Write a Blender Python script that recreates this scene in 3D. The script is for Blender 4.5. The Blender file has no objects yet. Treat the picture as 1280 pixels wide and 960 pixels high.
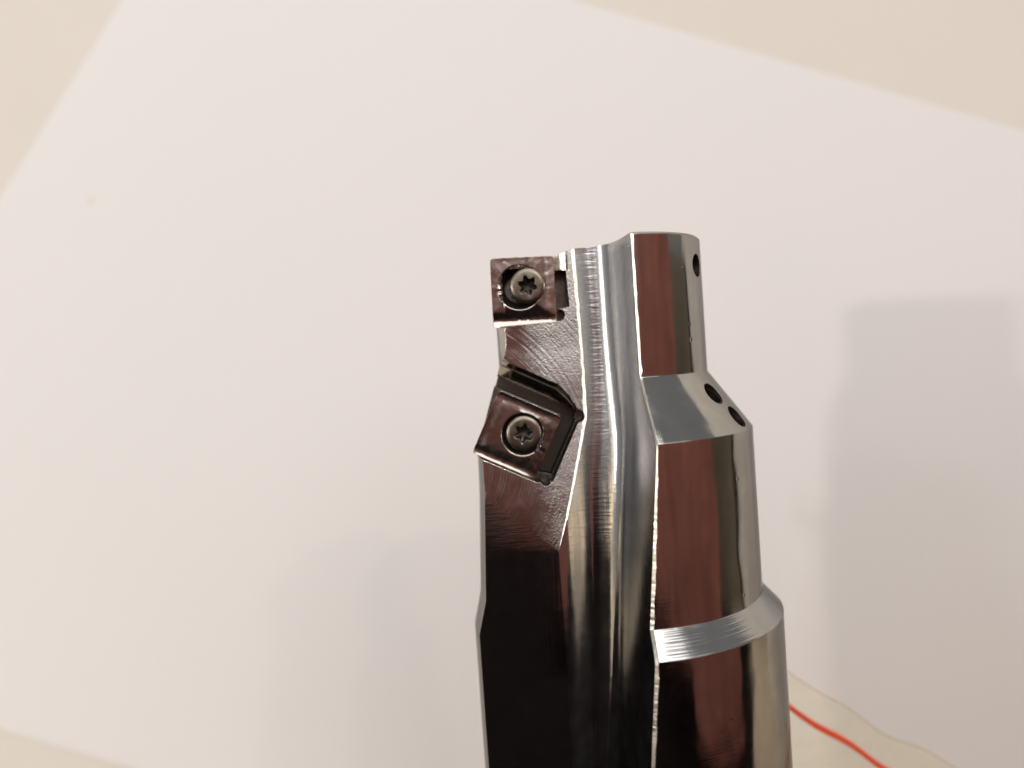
import bpy, bmesh, math, random
from mathutils import Vector, Matrix
R = math.radians
random.seed(7)
scn = bpy.context.scene
col = scn.collection

# ------------------------------------------------------------------ camera
cd = bpy.data.cameras.new('camera')
cam = bpy.data.objects.new('camera', cd)
col.objects.link(cam)
scn.camera = cam
pitch, roll = -0.0306, -0.0689
fw = Vector((0, math.cos(pitch), math.sin(pitch)))
rt0 = Vector((1, 0, 0)); up0 = rt0.cross(fw)
rt = rt0 * math.cos(roll) + up0 * math.sin(roll)
up = up0 * math.cos(roll) - rt0 * math.sin(roll)
m = Matrix((rt, up, -fw)).transposed().to_4x4()
m.translation = Vector((0, 0, 0.170))
cam.matrix_world = m
cd.sensor_width = 36.0
cd.lens = 36.0 * 964.0 / 1280.0
cd.clip_start = 0.005
cd.clip_end = 20.0
cd.dof.use_dof = True
cd.dof.focus_distance = 0.112
cd.dof.aperture_fstop = 11.0

# ------------------------------------------------------------------ world and lamps (indoor light)
w = bpy.data.worlds.new('World')
scn.world = w
w.use_nodes = True
bg = w.node_tree.nodes['Background']
bg.inputs[0].default_value = (0.98, 0.97, 0.96, 1)
bg.inputs[1].default_value = 0.20


def lamp(name, loc, aim, size, power, colr, shape='DISK', size_y=None):
    l = bpy.data.lights.new(name, 'AREA')
    l.shape = shape
    l.size = size
    if size_y:
        l.size_y = size_y
    l.energy = power
    l.color = colr
    o = bpy.data.objects.new(name, l)
    col.objects.link(o)
    o.location = loc
    o.rotation_euler = (Vector(aim) - Vector(loc)).to_track_quat('-Z', 'Y').to_euler()
    return o


TIP = (0.014, 0.125, 0.17)
lamp('broad_soft_light', (0.22, -2.05, 1.75), (0.0, 0.245, 0.04), 2.7, 47.5, (1.0, 0.988, 0.975), 'SQUARE')
lamp('broad_soft_light', (1.55, -1.60, 1.45), (0.0, 0.245, 0.04), 1.2, 5.0, (1.0, 0.97, 0.92), 'SQUARE')  # added side light, spreads the soft shadow sideways
lamp('desk_lamp', (-0.62, -0.51, 0.225), TIP, 0.036, 1.5, (1.0, 0.93, 0.87))
lamp('ceiling_bulb', (0.385, -0.82, 0.83), TIP, 0.03, 0.65, (1.0, 0.86, 0.68))
lamp('ceiling_bulb', (0.57, -0.76, 0.78), TIP, 0.035, 0.65, (1.0, 0.86, 0.68))
lamp('window_light', (-0.61, -0.56, 0.554), TIP, 0.05, 0.5, (0.86, 0.93, 1.0), 'RECTANGLE', 0.08)
lamp('low_warm_fill', (-0.70, -1.00, 0.01), (0.03, 0.245, 0.05), 0.30, 0.4, (1.0, 0.74, 0.44))  # added low warm light, brightens the lower part of the sheet
lamp('pendant_lamp', (0.25, -0.39, 1.20), (0.03, 0.125, 0.15), 0.16, 0.7, (1.0, 0.90, 0.76))

vs = scn.view_settings
vs.view_transform = 'Standard'
vs.look = 'None'
vs.exposure = 0.18
vs.gamma = 1.0
vs.use_curve_mapping = False
scn.cycles.max_bounces = 10
scn.cycles.glossy_bounces = 6
scn.cycles.transparent_max_bounces = 12
scn.cycles.caustics_reflective = False
scn.cycles.caustics_refractive = False


# ------------------------------------------------------------------ materials
class NT:
    def __init__(self, name):
        self.mat = bpy.data.materials.new(name)
        self.mat.use_nodes = True
        self.t = self.mat.node_tree
        self.b = self.t.nodes['Principled BSDF']

    def n(self, typ, **kw):
        nd = self.t.nodes.new(typ)
        for k, v in kw.items():
            if k.startswith('i_'):
                nd.inputs[k[2:].replace('_', ' ')].default_value = v
            else:
                setattr(nd, k, v)
        return nd

    def l(self, a, b):
        self.t.links.new(a, b)

    def coord(self, scale, out='Object'):
        tc = self.n('ShaderNodeTexCoord')
        mp = self.n('ShaderNodeMapping')
        mp.inputs['Scale'].default_value = scale
        self.l(tc.outputs[out], mp.inputs['Vector'])
        return mp.outputs[0]

    def noise(self, scale, vec, detail=4.0, rough=0.55):
        nd = self.n('ShaderNodeTexNoise')
        nd.inputs['Scale'].default_value = scale
        nd.inputs['Detail'].default_value = detail
        nd.inputs['Roughness'].default_value = rough
        self.l(vec, nd.inputs['Vector'])
        return nd.outputs['Fac']

    def ramp(self, fac, a, b, c0, c1):
        nd = self.n('ShaderNodeMapRange')
        nd.inputs['From Min'].default_value = a
        nd.inputs['From Max'].default_value = b
        nd.inputs['To Min'].default_value = c0
        nd.inputs['To Max'].default_value = c1
        self.l(fac, nd.inputs['Value'])
        return nd.outputs[0]

    def mixc(self, fac, a, b):
        nd = self.n('ShaderNodeMix', data_type='RGBA')
        nd.inputs['A'].default_value = (*a, 1)
        nd.inputs['B'].default_value = (*b, 1)
        self.l(fac, nd.inputs['Factor'])
        return nd.outputs['Result']

    def bump(self, h, strength, dist, normal=None):
        nd = self.n('ShaderNodeBump')
        nd.inputs['Strength'].default_value = strength
        nd.inputs['Distance'].default_value = dist
        self.l(h, nd.inputs['Height'])
        if normal is not None:
            self.l(normal, nd.inputs['Normal'])
        return nd.outputs[0]

    def bevel(self, r):
        nd = self.n('ShaderNodeBevel', samples=4)
        nd.inputs['Radius'].default_value = r
        return nd.outputs[0]


def steel(name, base, rough, rvar=0.05, bev=0.0, lines=None, blotch=0.0, pits=0.0, arcs=None, zlines=None):
    """polished / milled steel.  lines = list of (scale xyz, strength, distance)"""
    k = NT(name)
    k.b.inputs['Metallic'].default_value = 1.0
    k.b.inputs['Specular Tint'].default_value = (0.45, 0.44, 0.43, 1)
    oc = k.coord((1, 1, 1))
    f = k.noise(260, oc, 5)
    k.l(k.mixc(k.ramp(f, 0.35, 0.7, 0, 1), [c * 0.88 for c in base], base), k.b.inputs['Base Color'])
    r = k.ramp(k.noise(420, oc, 6, 0.65), 0.35, 0.75, rough, rough + rvar)
    k.l(r, k.b.inputs['Roughness'])
    nrm = k.bevel(bev) if bev else None
    for sc_, st, di in (lines or []):
        nrm = k.bump(k.noise(1.0, k.coord(sc_), 2.0, 0.5), st, di, nrm)
    if zlines:
        # cross lines left by the cutter, strong in the upper flute, fading down the shank
        st, per = zlines
        tz = k.n('ShaderNodeTexCoord')
        sx = k.n('ShaderNodeSeparateXYZ')
        k.l(tz.outputs['Object'], sx.inputs[0])
        msk = k.ramp(sx.outputs['Z'], 0.183, 0.205, 0.02, 1.0)
        ln_ = k.noise(1.0, k.coord((300, 300, per)), 2.0, 0.5)
        mu = k.n('ShaderNodeMath', operation='MULTIPLY')
        k.l(ln_, mu.inputs[0]); k.l(msk, mu.inputs[1])
        nrm = k.bump(mu.outputs[0], st, 0.00022, nrm)
        ra = k.n('ShaderNodeMath', operation='MULTIPLY_ADD')
        k.l(msk, ra.inputs[0]); ra.inputs[1].default_value = 0.13; k.l(r, ra.inputs[2])
        k.l(ra.outputs[0], k.b.inputs['Roughness'])
    if arcs:
        (cx, cz, per, st) = arcs
        tc = k.n('ShaderNodeTexCoord')
        mp = k.n('ShaderNodeMapping')
        mp.inputs['Location'].default_value = (-cx, 0, -cz)
        mp.inputs['Scale'].default_value = (1, 0, 1)
        k.l(tc.outputs['Object'], mp.inputs['Vector'])
        ln = k.n('ShaderNodeVectorMath', operation='LENGTH')
        k.l(mp.outputs[0], ln.inputs[0])
        cmb = k.n('ShaderNodeCombineXYZ')
        k.l(ln.outputs['Value'], cmb.inputs[0])
        nz = k.n('ShaderNodeTexNoise')
        nz.inputs['Scale'].default_value = per
        nz.inputs['Detail'].default_value = 2
        k.l(cmb.outputs[0], nz.inputs['Vector'])
        nrm = k.bump(nz.outputs['Fac'], st, 0.0001, nrm)
        sx = k.n('ShaderNodeSeparateXYZ')
        k.l(tc.outputs['Object'], sx.inputs[0])
        sm = k.ramp(sx.outputs['X'], -0.0150, -0.0105, 0.0, 1.0)
        gl = k.n('ShaderNodeMath', operation='MULTIPLY')
        k.l(k.noise(3600, oc, 3, 0.6), gl.inputs[0]); k.l(sm, gl.inputs[1])
        nrm = k.bump(gl.outputs[0], 0.45, 0.00014, nrm)
        pm = k.ramp(sx.outputs['X'], -0.0145, -0.0100, 0.0, 0.10)
        ad = k.n('ShaderNodeMath', operation='ADD')
        k.l(pm, ad.inputs[0]); k.l(r, ad.inputs[1])
        k.l(ad.outputs[0], k.b.inputs['Roughness'])
    if blotch:
        nrm = k.bump(k.noise(700, oc, 3), blotch, 0.00012, nrm)
    if pits:
        vr = k.n('ShaderNodeTexVoronoi')
        vr.inputs['Scale'].default_value = 380
        k.l(oc, vr.inputs['Vector'])
        h = k.ramp(vr.outputs['Distance'], 0.0, 0.16, 0, 1)
        msk = k.ramp(k.noise(150, oc, 3), 0.52, 0.60, 1.0, 0.0)
        mx = k.n('ShaderNodeMath', operation='MAXIMUM')
        k.l(h, mx.inputs[0]); k.l(msk, mx.inputs[1])
        nrm = k.bump(mx.outputs[0], pits, 0.00008, nrm)
    if nrm is not None:
        k.l(nrm, k.b.inputs['Normal'])
    return k.mat


M = {}
M['land'] = steel('polished_steel', (0.53, 0.515, 0.495), 0.085, 0.06, 0.00018,
                  lines=[((200, 200, 9000), 0.06, 0.00005), ((110, 110, 60), 0.85, 0.0004)], blotch=0.03, pits=0.2)
M['turned'] = steel('turned_steel', (0.53, 0.52, 0.51), 0.13, 0.06, 0.00018,
                    lines=[((40, 40, 4800), 0.38, 0.00012)], pits=0.1)
M['flute'] = steel('milled_steel', (0.58, 0.58, 0.585), 0.085, 0.06, 0.0,
                   lines=[((2600, 2600, 40), 0.14, 0.0001)], zlines=(0.22, 3000), blotch=0.08)
M['pad'] = steel('face_milled_steel', (0.58, 0.555, 0.53), 0.10, 0.12, 0.00015,
                 arcs=(-0.030, 0.200, 2300, 0.55), blotch=0.22)
M['pocket'] = steel('shaded_pocket_steel', (0.24, 0.215, 0.19), 0.22, 0.12, 0.00015,  # darker base colour puts the pocket shade into the steel
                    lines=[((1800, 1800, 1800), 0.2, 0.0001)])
M['bore'] = steel('shaded_recess_steel', (0.14, 0.12, 0.10), 0.40, 0.1)  # very dark base colour paints the shade inside holes and slots
M['insert'] = steel('coated_carbide', (0.50, 0.43, 0.395), 0.13, 0.14, 0.00012, blotch=0.20, pits=0.3)
M['screw'] = steel('dark_screw_steel', (0.21, 0.175, 0.14), 0.26, 0.14, 0.00012, blotch=0.25)
M['edge'] = steel('edge_highlight_steel', (0.80, 0.75, 0.66), 0.30, 0.15, 0.0,  # lighter base colour strengthens the highlight along cut edges
                  lines=[((900, 900, 2000), 0.4, 0.0003)])


def paint(name, base, var, rough, scale, bump=0.0, spec=0.3):
    k = NT(name)
    oc = k.coord((1, 1, 1))
    f = k.noise(scale, oc, 6)
    k.l(k.mixc(k.ramp(f, 0.3, 0.7, 0, 1), base, var), k.b.inputs['Base Color'])
    k.b.inputs['Roughness'].default_value = rough
    k.b.inputs['Specular IOR Level'].default_value = spec
    if bump:
        k.l(k.bump(k.noise(scale * 30, oc, 4), bump, 0.0003), k.b.inputs['Normal'])
    return k


M['wall'] = paint('beige_wall_paint', (0.765, 0.712, 0.648), (0.735, 0.682, 0.618), 0.7, 12, 0.05).mat
pk = paint('white_paper', (0.815, 0.785, 0.775), (0.80, 0.775, 0.765), 0.75, 8, 0.06, 0.2)
# one small ochre speck on the sheet
tc = pk.n('ShaderNodeTexCoord')
vd = pk.n('ShaderNodeVectorMath', operation='DISTANCE')
pk.l(tc.outputs['Object'], vd.inputs[0])
vd.inputs[1].default_value = (-0.1281, -0.0006, 0.2290)
sp = pk.ramp(vd.outputs['Value'], 0.0004, 0.0011, 0.5, 0.0)
mx = pk.n('ShaderNodeMix', data_type='RGBA')
mx.inputs['B'].default_value = (0.60, 0.48, 0.26, 1)
pk.l(sp, mx.inputs['Factor'])
src = pk.b.inputs['Base Color'].links[0].from_socket
pk.l(src, mx.inputs['A'])
pk.l(mx.outputs['Result'], pk.b.inputs['Base Color'])
M['paper'] = pk.mat
M['table_top'] = paint('beige_table', (0.72, 0.61, 0.46), (0.66, 0.55, 0.41), 0.6, 15, 0.05).mat
M['table'] = paint('dark_reflection', (0.008, 0.006, 0.006), (0.013, 0.010, 0.009), 1.0, 20, 0.0, 0.0).mat  # near-black for the added panels that give dark reflections
M['red_reflection'] = paint('red_brown_reflection', (0.54, 0.215, 0.175), (0.30, 0.125, 0.10), 0.8, 11).mat  # colour of the added red-brown surfaces reflected in the tool
M['pale_reflection'] = paint('pale_reflection', (0.42, 0.45, 0.50), (0.34, 0.36, 0.40), 0.8, 4).mat
M['olive_reflection'] = paint('olive_reflection', (0.27, 0.24, 0.185), (0.18, 0.16, 0.125), 0.8, 5).mat


def film_mat():
    k = NT('clear_film')
    k.b.inputs['Base Color'].default_value = (0.90, 0.84, 0.66, 1)
    k.b.inputs['Roughness'].default_value = 0.08
    k.b.inputs['IOR'].default_value = 1.45
    oc = k.coord((1, 1, 1))
    k.l(k.bump(k.noise(70, k.coord((1, 1, 0.5)), 3), 0.8, 0.004), k.b.inputs['Normal'])
    tr = k.n('ShaderNodeBsdfTransparent')
    tr.inputs[0].default_value = (0.992, 0.980, 0.93, 1)
    mix = k.n('ShaderNodeMixShader')
    k.l(k.ramp(k.noise(60, oc, 3), 0.42, 0.62, 0.015, 0.10), mix.inputs[0])
    k.l(tr.outputs[0], mix.inputs[1])
    k.l(k.b.outputs[0], mix.inputs[2])
    k.l(mix.outputs[0], k.t.nodes['Material Output'].inputs[0])
    return k.mat


M['film'] = film_mat()
zk = NT('red_zip_plastic')
zk.b.inputs['Base Color'].default_value = (0.90, 0.11, 0.045, 1)
zk.b.inputs['Roughness'].default_value = 0.35
M['zip'] = zk.mat
lk = NT('film_lip')
lk.b.inputs['Base Color'].default_value = (0.70, 0.60, 0.46, 1)
lk.b.inputs['Roughness'].default_value = 0.3
lk.b.inputs['Alpha'].default_value = 0.55
M['lip'] = lk.mat


# ------------------------------------------------------------------ helpers
def mesh_obj(name, verts, faces, mats, parent=None, smooth=None, idx=None):
    me = bpy.data.meshes.new(name)
    me.from_pydata(verts, [], faces)
    for mt in (mats if isinstance(mats, (list, tuple)) else [mats]):
        me.materials.append(mt)
    if idx:
        me.polygons.foreach_set('material_index', idx)
    bm = bmesh.new(); bm.from_mesh(me)
    bmesh.ops.recalc_face_normals(bm, faces=bm.faces)
    bm.to_mesh(me); bm.free()
    if smooth is not None:
        me.polygons.foreach_set('use_smooth', [True] * len(me.polygons))
        me.set_sharp_from_angle(angle=R(smooth))
    o = bpy.data.objects.new(name, me)
    col.objects.link(o)
    if parent:
        o.parent = parent
    return o


def tag(o, label=None, cat=None, group=None, kind=None):
    for k_, v_ in (('label', label), ('category', cat), ('group', group), ('kind', kind)):
        if v_:
            o[k_] = v_
    return o


def box(name, lo, hi, mat):
    x0, y0, z0 = lo; x1, y1, z1 = hi
    v = [(x0, y0, z0), (x1, y0, z0), (x1, y1, z0), (x0, y1, z0), (x0, y0, z1), (x1, y0, z1), (x1, y1, z1), (x0, y1, z1)]
    f = [(0, 3, 2, 1), (4, 5, 6, 7), (0, 1, 5, 4), (1, 2, 6, 5), (2, 3, 7, 6), (3, 0, 4, 7)]
    return mesh_obj(name, v, f, mat)


# ------------------------------------------------------------------ setting
TZ = -0.045          # table top height
WY = 0.245           # wall plane
tag(box('wall', (-1.0, WY, TZ - 0.05), (1.0, WY + 0.05, 0.9), M['wall']), kind='structure',
    label='plain beige wall behind the white sheet')
tag(box('table', (-1.0, -0.95, TZ - 0.03), (1.0, WY - 0.0005, TZ), M['table_top']), kind='structure',
    label='beige table top that the tool stands on')
tag(box('dark_reflect_mat', (-0.52, -0.93, TZ + 0.0002), (0.80, 0.085, TZ + 0.002), M['table']), kind='structure',
    label='added unseen black mat on the table, reflected in the tool')  # added out of view so the lower flute reflects black


def reflection_screen(name, a, b, z0, z1, mat):
    d = Vector((b[0] - a[0], b[1] - a[1], 0)).normalized()
    nrm = Vector((-d.y, d.x, 0)) * 0.02
    v = []
    for z in (z0, z1):
        for p in (a, b):
            v.append((p[0], p[1], z))
        for p in (b, a):
            v.append((p[0] - nrm.x, p[1] - nrm.y, z))
    f = [(0, 3, 2, 1), (4, 5, 6, 7), (0, 1, 5, 4), (1, 2, 6, 5), (2, 3, 7, 6), (3, 0, 4, 7)]
    return tag(mesh_obj(name, v, f, mat), kind='structure')


reflection_screen('reflection_panel', (-0.16, -0.96), (0.24, -0.90), TZ + 0.003, 0.42, M['red_reflection'])  # added unseen red-brown panel for the inserts and pad to reflect


def folded_reflection_screen(a, b, z0, z1, mat):
    """added unseen screen with vertical folds, reflected in the tool"""
    d = Vector((b[0] - a[0], b[1] - a[1], 0)); L = d.length; d.normalize()
    nn = Vector((-d.y, d.x, 0))
    n = 120
    v, f = [], []
    for i in range(n + 1):
        t = i / n
        for z in (z0, z1):
            w_ = 0.0035 * math.sin(t * 23 + 0.6) + 0.0015 * math.sin(t * 51 + 2) + (0.003 * math.sin(t * 37) if z == z1 else 0)
            p = Vector((a[0], a[1], 0)) + d * (L * t) + nn * w_
            v.append((p.x, p.y, z)); v.append((p.x - nn.x * 0.002, p.y - nn.y * 0.002, z))
    for i in range(n):
        k = i * 4
        f += [(k, k + 4, k + 6, k + 2), (k + 1, k + 3, k + 7, k + 5), (k, k + 1, k + 5, k + 4), (k + 2, k + 6, k + 7, k + 3)]
    f += [(0, 2, 3, 1), (n * 4, n * 4 + 1, n * 4 + 3, n * 4 + 2)]
    return tag(mesh_obj('folded_reflection_screen', v, f, mat, smooth=40), kind='structure')


folded_reflection_screen((0.130, -0.30), (0.345, 0.030), TZ + 0.003, 0.250, M['red_reflection'])  # added out of view, gives the right land its red-brown reflection
reflection_screen('reflection_panel', (0.54, -0.030), (0.54, 0.198), TZ + 0.003, 0.245, M['olive_reflection'])  # added unseen panel, makes the olive band reflected in the steel
reflection_screen('dark_band_panel', (0.54, 0.201), (0.54, 0.232), TZ + 0.003, 0.245, M['table'])  # added dark strip, reflected as the dark line beside the olive
reflection_screen('reflection_panel', (-0.95, 0.02), (-0.95, -1.25), TZ - 0.03, 0.75, M['pale_reflection'])  # added unseen pale panel for the flute to reflect
reflection_screen('low_dark_panel', (0.095, -0.285), (0.285, -0.098), TZ + 0.003, 0.0, M['table'])  # added low black panel, darkens the reflection on the lowest step

# ------------------------------------------------------------------ white sheet of paper on the wall
def paper():
    A = Vector((-0.0891, 0.3226)); B = Vector((-0.2580, 0.0959))
    e1 = Vector((0.941, -0.339)) * 0.395
    e2 = Vector((0.9355, -0.3533)) * 0.395
    n = 48
    v, f = [], []
    for lay in (0, 1):
        for i in range(n + 1):
            for j in range(n + 1):
                s, t = i / n, j / n
                top = A + e1 * s; bot = B + e2 * s
                p = top.lerp(bot, t)
                lift = 0.00035 + 0.0004 * (0.5 + 0.5 * math.sin(3.1 * s + 2.2 * t)) * (0.3 + 0.7 * abs(2 * t - 1) ** 2)
                v.append((p.x, -lift - (0.00012 if lay else 0), p.y))
    N = (n + 1) ** 2
    for i in range(n):
        for j in range(n):
            a = i * (n + 1) + j
            q = (a, a + 1, a + n + 2, a + n + 1)
            f.append(q); f.append(tuple(x + N for x in reversed(q)))
    rim = [i * (n + 1) for i in range(n)] + [n * (n + 1) + j for j in range(n)] + \
          [i * (n + 1) + n for i in range(n, 0, -1)] + [j for j in range(n, 0, -1)]
    for a, b in zip(rim, rim[1:] + rim[:1]):
        f.append((a, b, b + N, a + N))
    o = mesh_obj('paper_sheet', v, f, M['paper'], smooth=40)
    o.location = (0, WY, 0)
    return tag(o, 'large plain white sheet of paper with one tiny ochre speck, behind the tool', 'paper')


paper()

# ------------------------------------------------------------------ cutting tool
AXX, AXY = 0.0159, 0.125
root = bpy.data.objects.new('boring_tool', None)
col.objects.link(root)
root.empty_display_size = 0.02
root.location = (AXX, AXY, TZ)
tag(root, 'shiny stepped steel boring tool with two screwed cutting inserts and a deep flute', 'cutting tool')
Z0 = -TZ * 1000.0


def W(u, v, z):
    """tool coordinates in mm: u right, v to the front, z up -> local metres"""
    return (u / 1000.0, -v / 1000.0, (z + Z0) / 1000.0)


def tmp(name, pts, faces, mat, idx=None, mats=None):
    return mesh_obj(name, [(p[0], -p[1], p[2]) for p in pts], faces, mats or [mat], idx=idx)


def lerp_prof(pr, z):
    for (z1, r1), (z2, r2) in zip(pr, pr[1:]):
        if z1 >= z >= z2:
            return r1 if z1 == z2 else r1 + (r2 - r1) * (z1 - z) / (z1 - z2)
    return pr[-1][1]


PR = [(187.0, 15.1), (186.7, 15.4), (166.3, 15.4), (157.4, 21.7), (132.2, 21.7), (129.0, 24.6), (-15, 24.6), (-16, 31.5), (-44.5, 31.5), (-45, 31.0)]
PL = [(187.0, 17.8), (169.0, 17.8), (156.0, 22.2), (150.0, 22.35), (133.2, 23.3), (128.0, 24.6), (-15, 24.6), (-16, 31.5), (-44.5, 31.5), (-45, 31.0)]


def body_blank():
    zs = sorted({z for z, _ in PR + PL} | {177.0, 162.0, 145.0, 139.0, 115.0, 100.0, 60.0, 20.0}, reverse=True)
    N = 360
    pts, faces, idx = [], [], []
    for z in zs:
        a, b = lerp_prof(PR, z), lerp_prof(PL, z)
        for i in range(N):
            t = i * 360.0 / N
            t = t - 360 if t > 180 else t
            if -150 <= t <= -20:
                wgt = 1.0
            elif -175 <= t < -150:
                wgt = (t + 175) / 25.0
                wgt = wgt * wgt * (3 - 2 * wgt)
            else:
                wgt = 0.0
            r = a + (b - a) * wgt
            pts.append((r * math.sin(R(t)), r * math.cos(R(t)), z))
    for k in range(len(zs) - 1):
        zm = 0.5 * (zs[k] + zs[k + 1])
        for i in range(N):
            j = (i + 1) % N
            faces.append((k * N + i, k * N + j, (k + 1) * N + j, (k + 1) * N + i))
            idx.append(1 if (129.0 < zm < 132.2 and not (200 < i < 345)) else 0)
    faces.append(tuple(range(N)))
    faces.append(tuple(range((len(zs) - 1) * N, len(zs) * N)))
    idx += [0, 0]
    return tmp('blank', pts, faces, None, idx, [M['land'], M['turned']])


def loft(name, sections, mat, edge_mat=None, sec_mat=None):
    """edge_mat = {edge index: material} gives single side faces a material of their own"""
    n = len(sections[0])
    pts = [p for s in sections for p in s]
    faces, idx = [], []
    em = edge_mat or {}
    sm = sec_mat or {}
    mats = [mat] + list(dict.fromkeys(list(em.values()) + list(sm.values())))
    for k in range(len(sections) - 1):
        for i in range(n):
            j = (i + 1) % n
            faces.append((k * n + i, k * n + j, (k + 1) * n + j, (k + 1) * n + i))
            idx.append(mats.index(em[i]) if i in em else (mats.index(sm[k]) if k in sm else 0))
    faces.append(tuple(range(n)))
    faces.append(tuple(range((len(sections) - 1) * n, len(sections) * n)))
    idx += [0, 0]
    return tmp(name, pts, faces, mat, idx, mats)


def catmull(P, sub=6):
    out = []
    for i in range(len(P) - 1):
        p0 = P[max(i - 1, 0)]; p1 = P[i]; p2 = P[i + 1]; p3 = P[min(i + 2, len(P) - 1)]
        for k in range(sub):
            t = k / sub
            out.append(tuple(0.5 * (2 * b + (c - a) * t + (2 * a - 5 * b + 4 * c - d) * t * t + (3 * b - a - 3 * c + d) * t ** 3)
                             for a, b, c, d in zip(p0, p1, p2, p3)))
    out.append(P[-1])
    return out


def flute_cutter():
    base = catmull([(-10.5, 7.0), (-8.2, 6.55), (-5.0, 5.3), (-2.6, 4.5), (-0.7, 4.9), (0.7, 6.4), (1.55, 9.0), (2.0, 12.0)], 7)
    secs = []
    for z in [195, 187.2] + [186 - 1.25 * q for q in range(69)] + [80, 50, 20]:
        sh = 0.0 if z >= 157 else (z - 157.0) * 0.1
        sh = max(sh, -6.0)
        lift = 0.0 if z > 50 else (50 - z) * 0.7
        rr = 15.4 if z > 166.2 else lerp_prof(PR, max(z, 0))
        s = [(-45.0, 7.0 + lift, z)]
        for (u, v) in base:
            wg = min(max((u + 10.5) / 11.0, 0), 1)
            wl = math.exp(-((u + 1.5) / 2.6) ** 2)
            tz_ = min(max((174.0 - z) / 26.0, 0), 1)
            s.append((u + sh * wg, v + lift + 1.1 * wl * tz_ * tz_ * (3 - 2 * tz_), z))
        vch = math.sqrt(max(rr * rr - 9, 1)) - 0.12
        uw = 2.35 + (vch - 15) * 0.1 + sh
        vv_ = max(vch, 12.2 + lift)
        wob = 0.05 * math.sin(z * 1.7) + 0.04 * math.sin(z * 4.1)
        s.append((uw, vv_ - wob * 0.5, z))
        s.append((uw + 0.45 + wob, vv_ + 0.25, z))
        s.append((uw + 1.8, 48.0, z))
        s.append((-45.0, 48.0, z))
        secs.append(s)
    ne = len(base)
    return loft('flute_cut', secs, M['flute'], {ne + 1: M['edge']})


def pad_cutter():
    def vb(u, z):
        d = ((u + 10.5) * 9.0 + (z - 140.2) * 10.7) / 14.0
        return 7.0 - 0.105 * min(d, 19.3)
    UR = [(240, -5.4), (187, -5.4), (178, -5.1), (169.3, -4.9), (160.6, -5.1), (155, -6.4), (150, -7.7), (145, -9.1), (140.2, -10.5), (134, -12.0), (128, -13.0)]
    secs = []
    z = 240.0
    zl = [240.0, 200.0] + [190 - 1.5 * i for i in range(40)]
    for i, z in enumerate(zl):
        ur = lerp_prof(UR, z) + (0.05 * math.sin(z * 2.3) + 0.04 * math.sin(z * 5.9))
        b1, b0 = vb(ur, z), vb(-45.0, z) if z > 160 else vb(-24.0, z) + (7.0 - vb(-10.5 - 0, z)) * 0
        secs.append([(-45.0, vb(-26.0, z), z), (-26.0, vb(-26.0, z), z), (-18.0, vb(-18.0, z), z), (ur, b1, z),
                     (ur + 0.85, b1 + 0.46, z), (ur + 0.85, 48.0, z), (-45.0, 48.0, z)])
    return loft('pad_cut', secs, M['pad'], {3: M['edge']})


def prism_v(name, poly, v0, v1, mat):
    return loft(name, [[(a, v0, b) for a, b in poly], [(a, v1, b) for a, b in poly]], mat)


def cyl_v(name, cu, cz, r, v0, v1, mat, n=28):
    poly = [(cu + r * math.cos(2 * math.pi * i / n), cz + r * math.sin(2 * math.pi * i / n)) for i in range(n)]
    return prism_v(name, poly, v0, v1, mat)


def cyl_dir(name, p, d, r, l0, l1, mat, n=32):
    d = Vector(d).normalized()
    a = d.orthogonal().normalized(); b = d.cross(a)
    secs = []
    for l in (l0, l1):
        c = Vector(p) + d * l
        secs.append([tuple(c + a * r * math.cos(2 * math.pi * i / n) + b * r * math.sin(2 * math.pi * i / n)) for i in range(n)])
    return loft(name, secs, mat)


# frame of the lower insert (turned square)
LC = (-15.06, 158.56)
LA = R(-27.0)


def loc2(a, b):
    return (LC[0] + a * math.cos(LA) - b * math.sin(LA), LC[1] + a * math.sin(LA) + b * math.cos(LA))


HOLES = [((13.2, 7.9, 182.4), (13.2, 7.9, 0), 1.75),
         ((13.95, 11.4, 163.4), (13.95 * .6, 11.4 * .6, 12.0), 1.85),
         ((17.2, 11.2, 159.7), (17.2 * .55, 11.2 * .55, 12.5), 1.85)]


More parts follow.
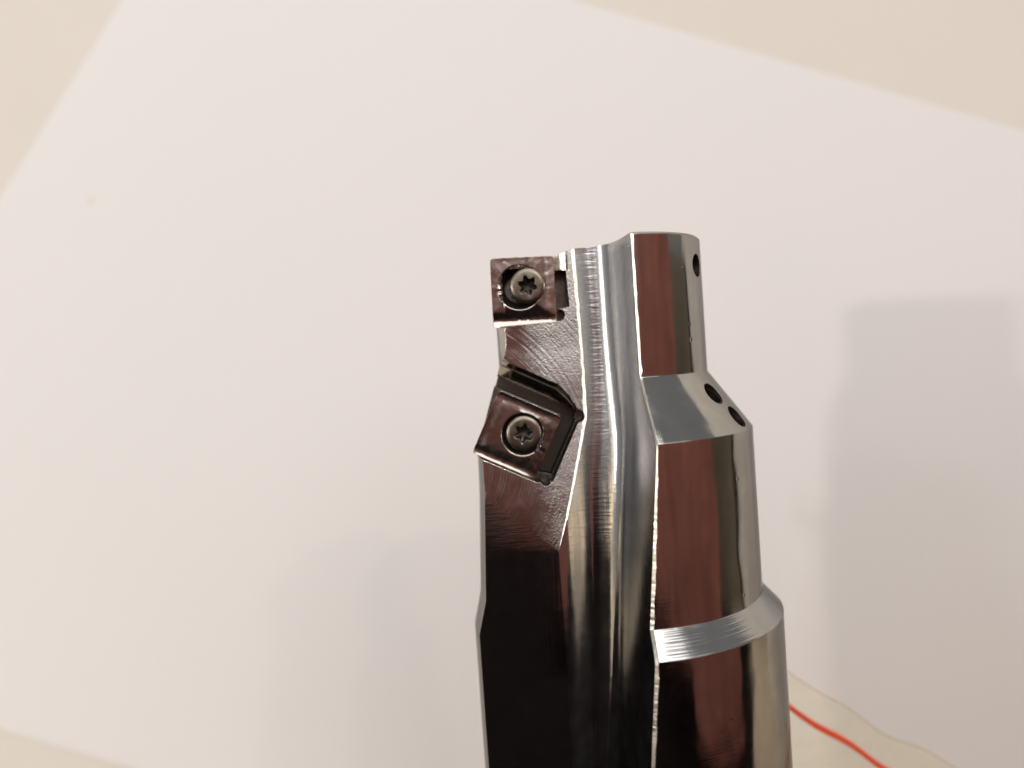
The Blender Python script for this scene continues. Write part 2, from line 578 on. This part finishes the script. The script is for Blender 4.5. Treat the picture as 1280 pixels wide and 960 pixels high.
def build_body():
    blank = body_blank()
    cuts = [flute_cutter(), pad_cutter()]
    # tip end slopes down over the wing
    cuts.append(loft('end_cut', [[(u, v, z) for u, z in ((-40, 185.75), (-8.3, 185.85), (-5.0, 186.6), (3.0, 187.02), (3.0, 210), (-40, 210))]
                                 for v in (-40.0, 40.0)], M['turned']))
    # upper insert pocket, relief and notches
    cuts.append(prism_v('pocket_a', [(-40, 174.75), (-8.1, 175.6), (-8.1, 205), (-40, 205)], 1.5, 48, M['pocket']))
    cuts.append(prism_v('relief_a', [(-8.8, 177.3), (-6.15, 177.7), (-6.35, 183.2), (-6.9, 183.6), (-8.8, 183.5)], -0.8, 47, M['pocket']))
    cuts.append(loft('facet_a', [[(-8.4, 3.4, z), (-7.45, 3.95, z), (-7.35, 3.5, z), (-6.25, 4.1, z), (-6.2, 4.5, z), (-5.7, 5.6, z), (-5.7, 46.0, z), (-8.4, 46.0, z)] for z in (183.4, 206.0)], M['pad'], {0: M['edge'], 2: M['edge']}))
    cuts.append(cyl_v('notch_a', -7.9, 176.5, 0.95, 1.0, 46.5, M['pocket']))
    cuts.append(loft('flank_cut', [[(-19.6, 0.6, z), (-16.0 - dz, 5.4, z), (-16.0 - dz, 20.0, z), (-30.0, 20.0, z), (-30.0, 0.6, z)] for z, dz in ((175.2, 0.0), (172.0, 0.1), (169.6, 1.0))], M['land']))
    # lower insert pocket
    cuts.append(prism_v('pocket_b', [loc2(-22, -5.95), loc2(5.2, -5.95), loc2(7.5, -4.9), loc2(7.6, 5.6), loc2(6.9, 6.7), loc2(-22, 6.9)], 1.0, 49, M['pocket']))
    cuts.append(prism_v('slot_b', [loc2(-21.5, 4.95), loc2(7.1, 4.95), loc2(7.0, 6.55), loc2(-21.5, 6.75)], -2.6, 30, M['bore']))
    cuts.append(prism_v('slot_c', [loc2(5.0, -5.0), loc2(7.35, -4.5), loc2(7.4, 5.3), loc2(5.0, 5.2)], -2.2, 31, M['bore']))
    lo = [(-22, 5), (-22, 7.0), (2.2, 6.95), (4.0, 6.7), (5.6, 6.3), (6.9, 5.6), (6.5, 4.6)]
    hi = [(-22, 5), (-22, 9.8), (2.4, 9.6), (4.6, 8.7), (6.2, 7.5), (7.9, 6.0), (6.5, 4.6)]
    mix2 = lambda t: [(a_[0] + (b_[0] - a_[0]) * t, a_[1] + (b_[1] - a_[1]) * t) for a_, b_ in zip(lo, hi)]
    mid, mid2 = mix2(0.56), mix2(0.64)
    cuts.append(loft('ramp_b', [[(loc2(*p)[0], v, loc2(*p)[1]) for p in s] for s, v in ((lo, 2.0), (mid, 3.9), (mid2, 4.05), (hi, 5.6), (hi, 47.5))], M['land'], None, {1: M['edge']}))
    cuts.append(cyl_v('notch_b', *loc2(7.2, 6.0), 1.0, 0.6, 45.5, M['pocket']))
    cuts.append(cyl_v('notch_c', *loc2(6.4, -5.2), 0.8, 0.6, 45.0, M['pocket']))
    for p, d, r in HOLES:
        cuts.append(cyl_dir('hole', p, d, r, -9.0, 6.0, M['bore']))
    for c in cuts:
        md = blank.modifiers.new('cut', 'BOOLEAN')
        md.operation = 'DIFFERENCE'
        md.solver = 'EXACT'
        md.material_mode = 'TRANSFER'
        md.object = c
    dg = bpy.context.evaluated_depsgraph_get()
    me = bpy.data.meshes.new_from_object(blank.evaluated_get(dg))
    for o in cuts + [blank]:
        bpy.data.objects.remove(o, do_unlink=True)
    bm = bmesh.new(); bm.from_mesh(me)
    bmesh.ops.remove_doubles(bm, verts=bm.verts, dist=0.004)
    bmesh.ops.dissolve_degenerate(bm, dist=0.004, edges=bm.edges)
    for v in bm.verts:
        v.co = Vector((v.co.x / 1000, v.co.y / 1000, (v.co.z + Z0) / 1000))
    bm.to_mesh(me); bm.free()
    me.polygons.foreach_set('use_smooth', [True] * len(me.polygons))
    me.set_sharp_from_angle(angle=R(14))
    me.name = 'tool_body'
    o = bpy.data.objects.new('tool_body', me)
    col.objects.link(o)
    o.parent = root
    print('body', len(me.vertices), len(me.polygons), [m_.name for m_ in me.materials])
    return o


body = build_body()
tag(body, label='polished steel body with stepped shoulders and a long flute')

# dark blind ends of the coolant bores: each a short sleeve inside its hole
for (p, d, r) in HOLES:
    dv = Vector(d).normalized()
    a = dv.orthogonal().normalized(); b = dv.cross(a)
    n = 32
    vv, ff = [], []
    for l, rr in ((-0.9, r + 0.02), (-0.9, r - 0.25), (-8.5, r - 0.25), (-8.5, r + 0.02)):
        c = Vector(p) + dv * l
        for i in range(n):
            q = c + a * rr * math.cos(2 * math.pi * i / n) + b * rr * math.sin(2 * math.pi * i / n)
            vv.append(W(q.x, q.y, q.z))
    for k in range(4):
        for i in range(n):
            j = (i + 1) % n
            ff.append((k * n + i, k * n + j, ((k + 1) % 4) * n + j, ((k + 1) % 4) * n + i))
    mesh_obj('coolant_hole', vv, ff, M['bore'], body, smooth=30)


def make_insert(c, ang, ha, hb, vface, hole_off, hr, prof, rake=0.0, seed=0):
    rnd = random.Random(seed)
    n = 96
    angs = [2 * math.pi * (i + 0.0) / n for i in range(n)]

    def sq(inset, rc=0.45):
        A, B = ha - inset, hb - inset
        out = []
        for t in angs:
            cx, sx = math.cos(t) * ha, math.sin(t) * hb
            k = min(A / max(abs(cx), 1e-9), B / max(abs(sx), 1e-9))
            x, y = cx * k, sx * k
            # rounded corner
            ex, ey = A - rc, B - rc
            if abs(x) > ex and abs(y) > ey:
                dx, dy = abs(x) - ex, abs(y) - ey
                L = math.hypot(dx, dy)
                if L > rc:
                    x = math.copysign(ex + dx * rc / L, x); y = math.copysign(ey + dy * rc / L, y)
            out.append((x, y))
        return out

    def circ(r):
        return [(hole_off[0] + r * math.cos(math.atan2(math.sin(t) * hb, math.cos(t) * ha)),
                 hole_off[1] + r * math.sin(math.atan2(math.sin(t) * hb, math.cos(t) * ha))) for t in angs]
    rings = [(sq(0.55), -3.5), (sq(0.02), -0.25), (sq(0.0), 0.0), (sq(0.30), 0.0), (sq(0.75), 0.0), (sq(1.15), 0.0),
             (sq(1.75), 0.0), (circ(hr + 0.10), 0.0), (circ(hr), -0.05), (circ(hr - 0.55), -1.1), (circ(hr - 1.1), -1.7), (circ(hr - 1.1), -3.5)]

    def relief(x, y):
        """chip groove and worn ledge along single sides, depth in mm"""
        top, bot, lef, rig = hb - y, y + hb, x + ha, ha - x
        d = 0.0
        for t, (depth, w0, w1) in ((top, prof[0]), (bot, prof[1]), (lef, prof[2]), (rig, prof[3])):
            if depth and t < w1:
                k = t / w1
                d = max(d, depth * (math.sin(math.pi * min(k, 1)) if w0 else (1 - k)))
        return d
    vv, ff = [], []
    for q, (pts, v) in enumerate(rings):
        for (x, y) in pts:
            jx = rnd.uniform(-1, 1) * (0.04 if q in (2, 3, 4, 5) else 0)
            jv = rnd.uniform(-1, 1) * (0.02 if q in (3, 4, 5) else 0)
            if 2 <= q <= 7:
                jv -= relief(x, y)
            x2 = x * math.cos(ang) - (y + jx) * math.sin(ang); y2 = x * math.sin(ang) + (y + jx) * math.cos(ang)
            vv.append(W(c[0] + x2, vface + v + jv + rake * x, c[1] + y2))
    for k in range(len(rings)):
        k2 = (k + 1) % len(rings)
        for i in range(n):
            j = (i + 1) % n
            ff.append((k * n + i, k * n + j, k2 * n + j, k2 * n + i))
    idx = [1 if 8 <= f_ // n <= 10 else 0 for f_ in range(len(ff))]
    return mesh_obj('cutting_insert', vv, ff, [M['insert'], M['bore']], root, smooth=24, idx=idx)


def make_screw(cu, cz, vtop, rh, rot):
    n = 72

    def ring(r):
        return [(r * math.cos(2 * math.pi * i / n), r * math.sin(2 * math.pi * i / n)) for i in range(n)]

    def star(k):
        out = []
        for i in range(n):
            t = 2 * math.pi * i / n
            c6 = math.cos(6 * (t + rot))
            r = (1.22 + 0.24 * math.copysign(abs(c6) ** 0.75, c6)) * k
            out.append((r * math.cos(t), r * math.sin(t)))
        return out
    rings = [(ring(1.6), -3.6), (ring(1.6), -1.9), (ring(rh - 0.05), -0.75), (ring(rh), -0.5), (ring(rh - 0.10), -0.22), (ring(rh - 0.35), -0.06),
             (ring(rh - 0.7), 0.0), (star(1.12), -0.02), (star(1.0), -0.14)]
    vv, ff = [], []
    for pts, v in rings:
        for x, y in pts:
            vv.append(W(cu + x, vtop + v, cz + y))
    for k in range(len(rings) - 1):
        for i in range(n):
            j = (i + 1) % n
            ff.append((k * n + i, k * n + j, (k + 1) * n + j, (k + 1) * n + i))
    o = mesh_obj('insert_screw', vv, ff, M['screw'], root, smooth=32)
    # star socket: walls and floor
    vv, ff = [], []
    for pts, v in [(star(1.0), -0.14), (star(0.97), -2.3), (star(0.55), -2.6)]:
        for x, y in pts:
            vv.append(W(cu + x, vtop + v, cz + y))
    vv.append(W(cu, vtop - 2.7, cz))
    for k in range(2):
        for i in range(n):
            j = (i + 1) % n
            ff.append((k * n + i, k * n + j, (k + 1) * n + j, (k + 1) * n + i))
    for i in range(n):
        ff.append((2 * n + i, 2 * n + (i + 1) % n, 3 * n))
    s = mesh_obj('star_socket', vv, ff, M['bore'], o, smooth=32)
    return o


ins_a = make_insert((-13.15, 180.45), R(-1.0), 4.95, 5.40, 4.95, (-0.55, 0.75), 3.45,
                    ((0, 0, 1), (0.42, 1, 2.2), (0, 0, 1), (0.30, 0, 1.3)), seed=3)
tag(ins_a, label='upper square insert at the tip')
make_screw(-12.45, 181.35, 5.30, 2.80, 0.30)
ins_b = make_insert(loc2(-0.45, -0.45), LA, 5.35, 5.35, 4.95, (0.8, 0.40), 3.3,
                    ((0.16, 1, 1.7), (0.18, 1, 1.5), (0.06, 1, 1.2), (0.16, 0, 1.4)), seed=5)
tag(ins_b, label='lower insert turned on its corner')
make_screw(-14.6, 158.45, 4.95, 2.85, 0.75)


# ------------------------------------------------------------------ plastic bag behind the tool
def bag():
    r = bpy.data.objects.new('plastic_bag', None)
    col.objects.link(r)
    r.empty_display_size = 0.02
    r.location = (0.075, 0.158, TZ)
    tag(r, 'clear plastic zip bag with a red closure stripe beside the tool', 'bag')
    nx, nz = 60, 24

    def topz(x):     # mm, bag mouth falls to the right
        s = (x - 50.0)
        return 104.2 - 0.62 * s - 0.0016 * s * s * (1 if s > 0 else -0.3) + 0.9 * math.sin(x * 0.16) + 0.5 * math.sin(x * 0.41 + 1)

    def mid(x, h):   # y of the middle surface, mm
        return 152.6 + 0.035 * max(x - 30, 0) + 1.6 * math.sin(x * 0.05 + h * 2.0) * h

    def P(x, y, z):
        return (x / 1000 - r.location.x, y / 1000 - r.location.y, z / 1000 - r.location.z)
    vv, ff = [], []
    for side in (-1, 1):
        for i in range(nx + 1):
            x = 2 + 140.0 * i / nx
            zt = topz(x)
            for k in range(nz + 1):
                h = k / nz
                z = Z0 * -1 + 0.3 + (zt - (-Z0 + 0.3)) * h
                th = 0.15 + 6.5 * (math.sin(math.pi * min(h / 0.93, 1)) ** 0.7 if h < 0.93 else 0) * math.sin(math.pi * i / nx) ** 0.6
                th *= 1 + 0.25 * math.sin(x * 0.22 + 5 * h) * math.sin(h * 9 + x * 0.05)
                y = mid(x, h) + side * th if side > 0 else mid(x, h) - min(th, 1.4 + 0.06 * max(x - 45, 0))
                vv.append(P(x, y, z))
    S = (nx + 1) * (nz + 1)
    for s in (0, S):
        for i in range(nx):
            for k in range(nz):
                a = s + i * (nz + 1) + k
                ff.append((a, a + 1, a + nz + 2, a + nz + 1))
    mesh_obj('film', vv, ff, M['film'], r, smooth=60)

    def strip(name, dz, hh, th, mat):
        vv, ff = [], []
        for i in range(nx + 1):
            x = 2 + 140.0 * i / nx
            z = topz(x) - dz
            y = mid(x, 0.96)
            for (oy, oz) in ((-th, -hh), (-th * 1.25, 0), (-th, hh), (th, hh), (th * 1.25, 0), (th, -hh)):
                vv.append(P(x, y + oy, z + oz))
        for i in range(nx):
            for k in range(6):
                a = i * 6 + k; b = i * 6 + (k + 1) % 6
                ff.append((a, b, b + 6, a + 6))
        ff.append(tuple(range(6))); ff.append(tuple(range(nx * 6, nx * 6 + 6)))
        return mesh_obj(name, vv, ff, mat, r, smooth=50)
    tag(strip('zip_strip', 7.4, 0.62, 0.6, M['zip']), label='thin red closure stripe')
    strip('mouth_lip', 0.1, 0.12, 0.22, M['lip'])
    return r


bag()
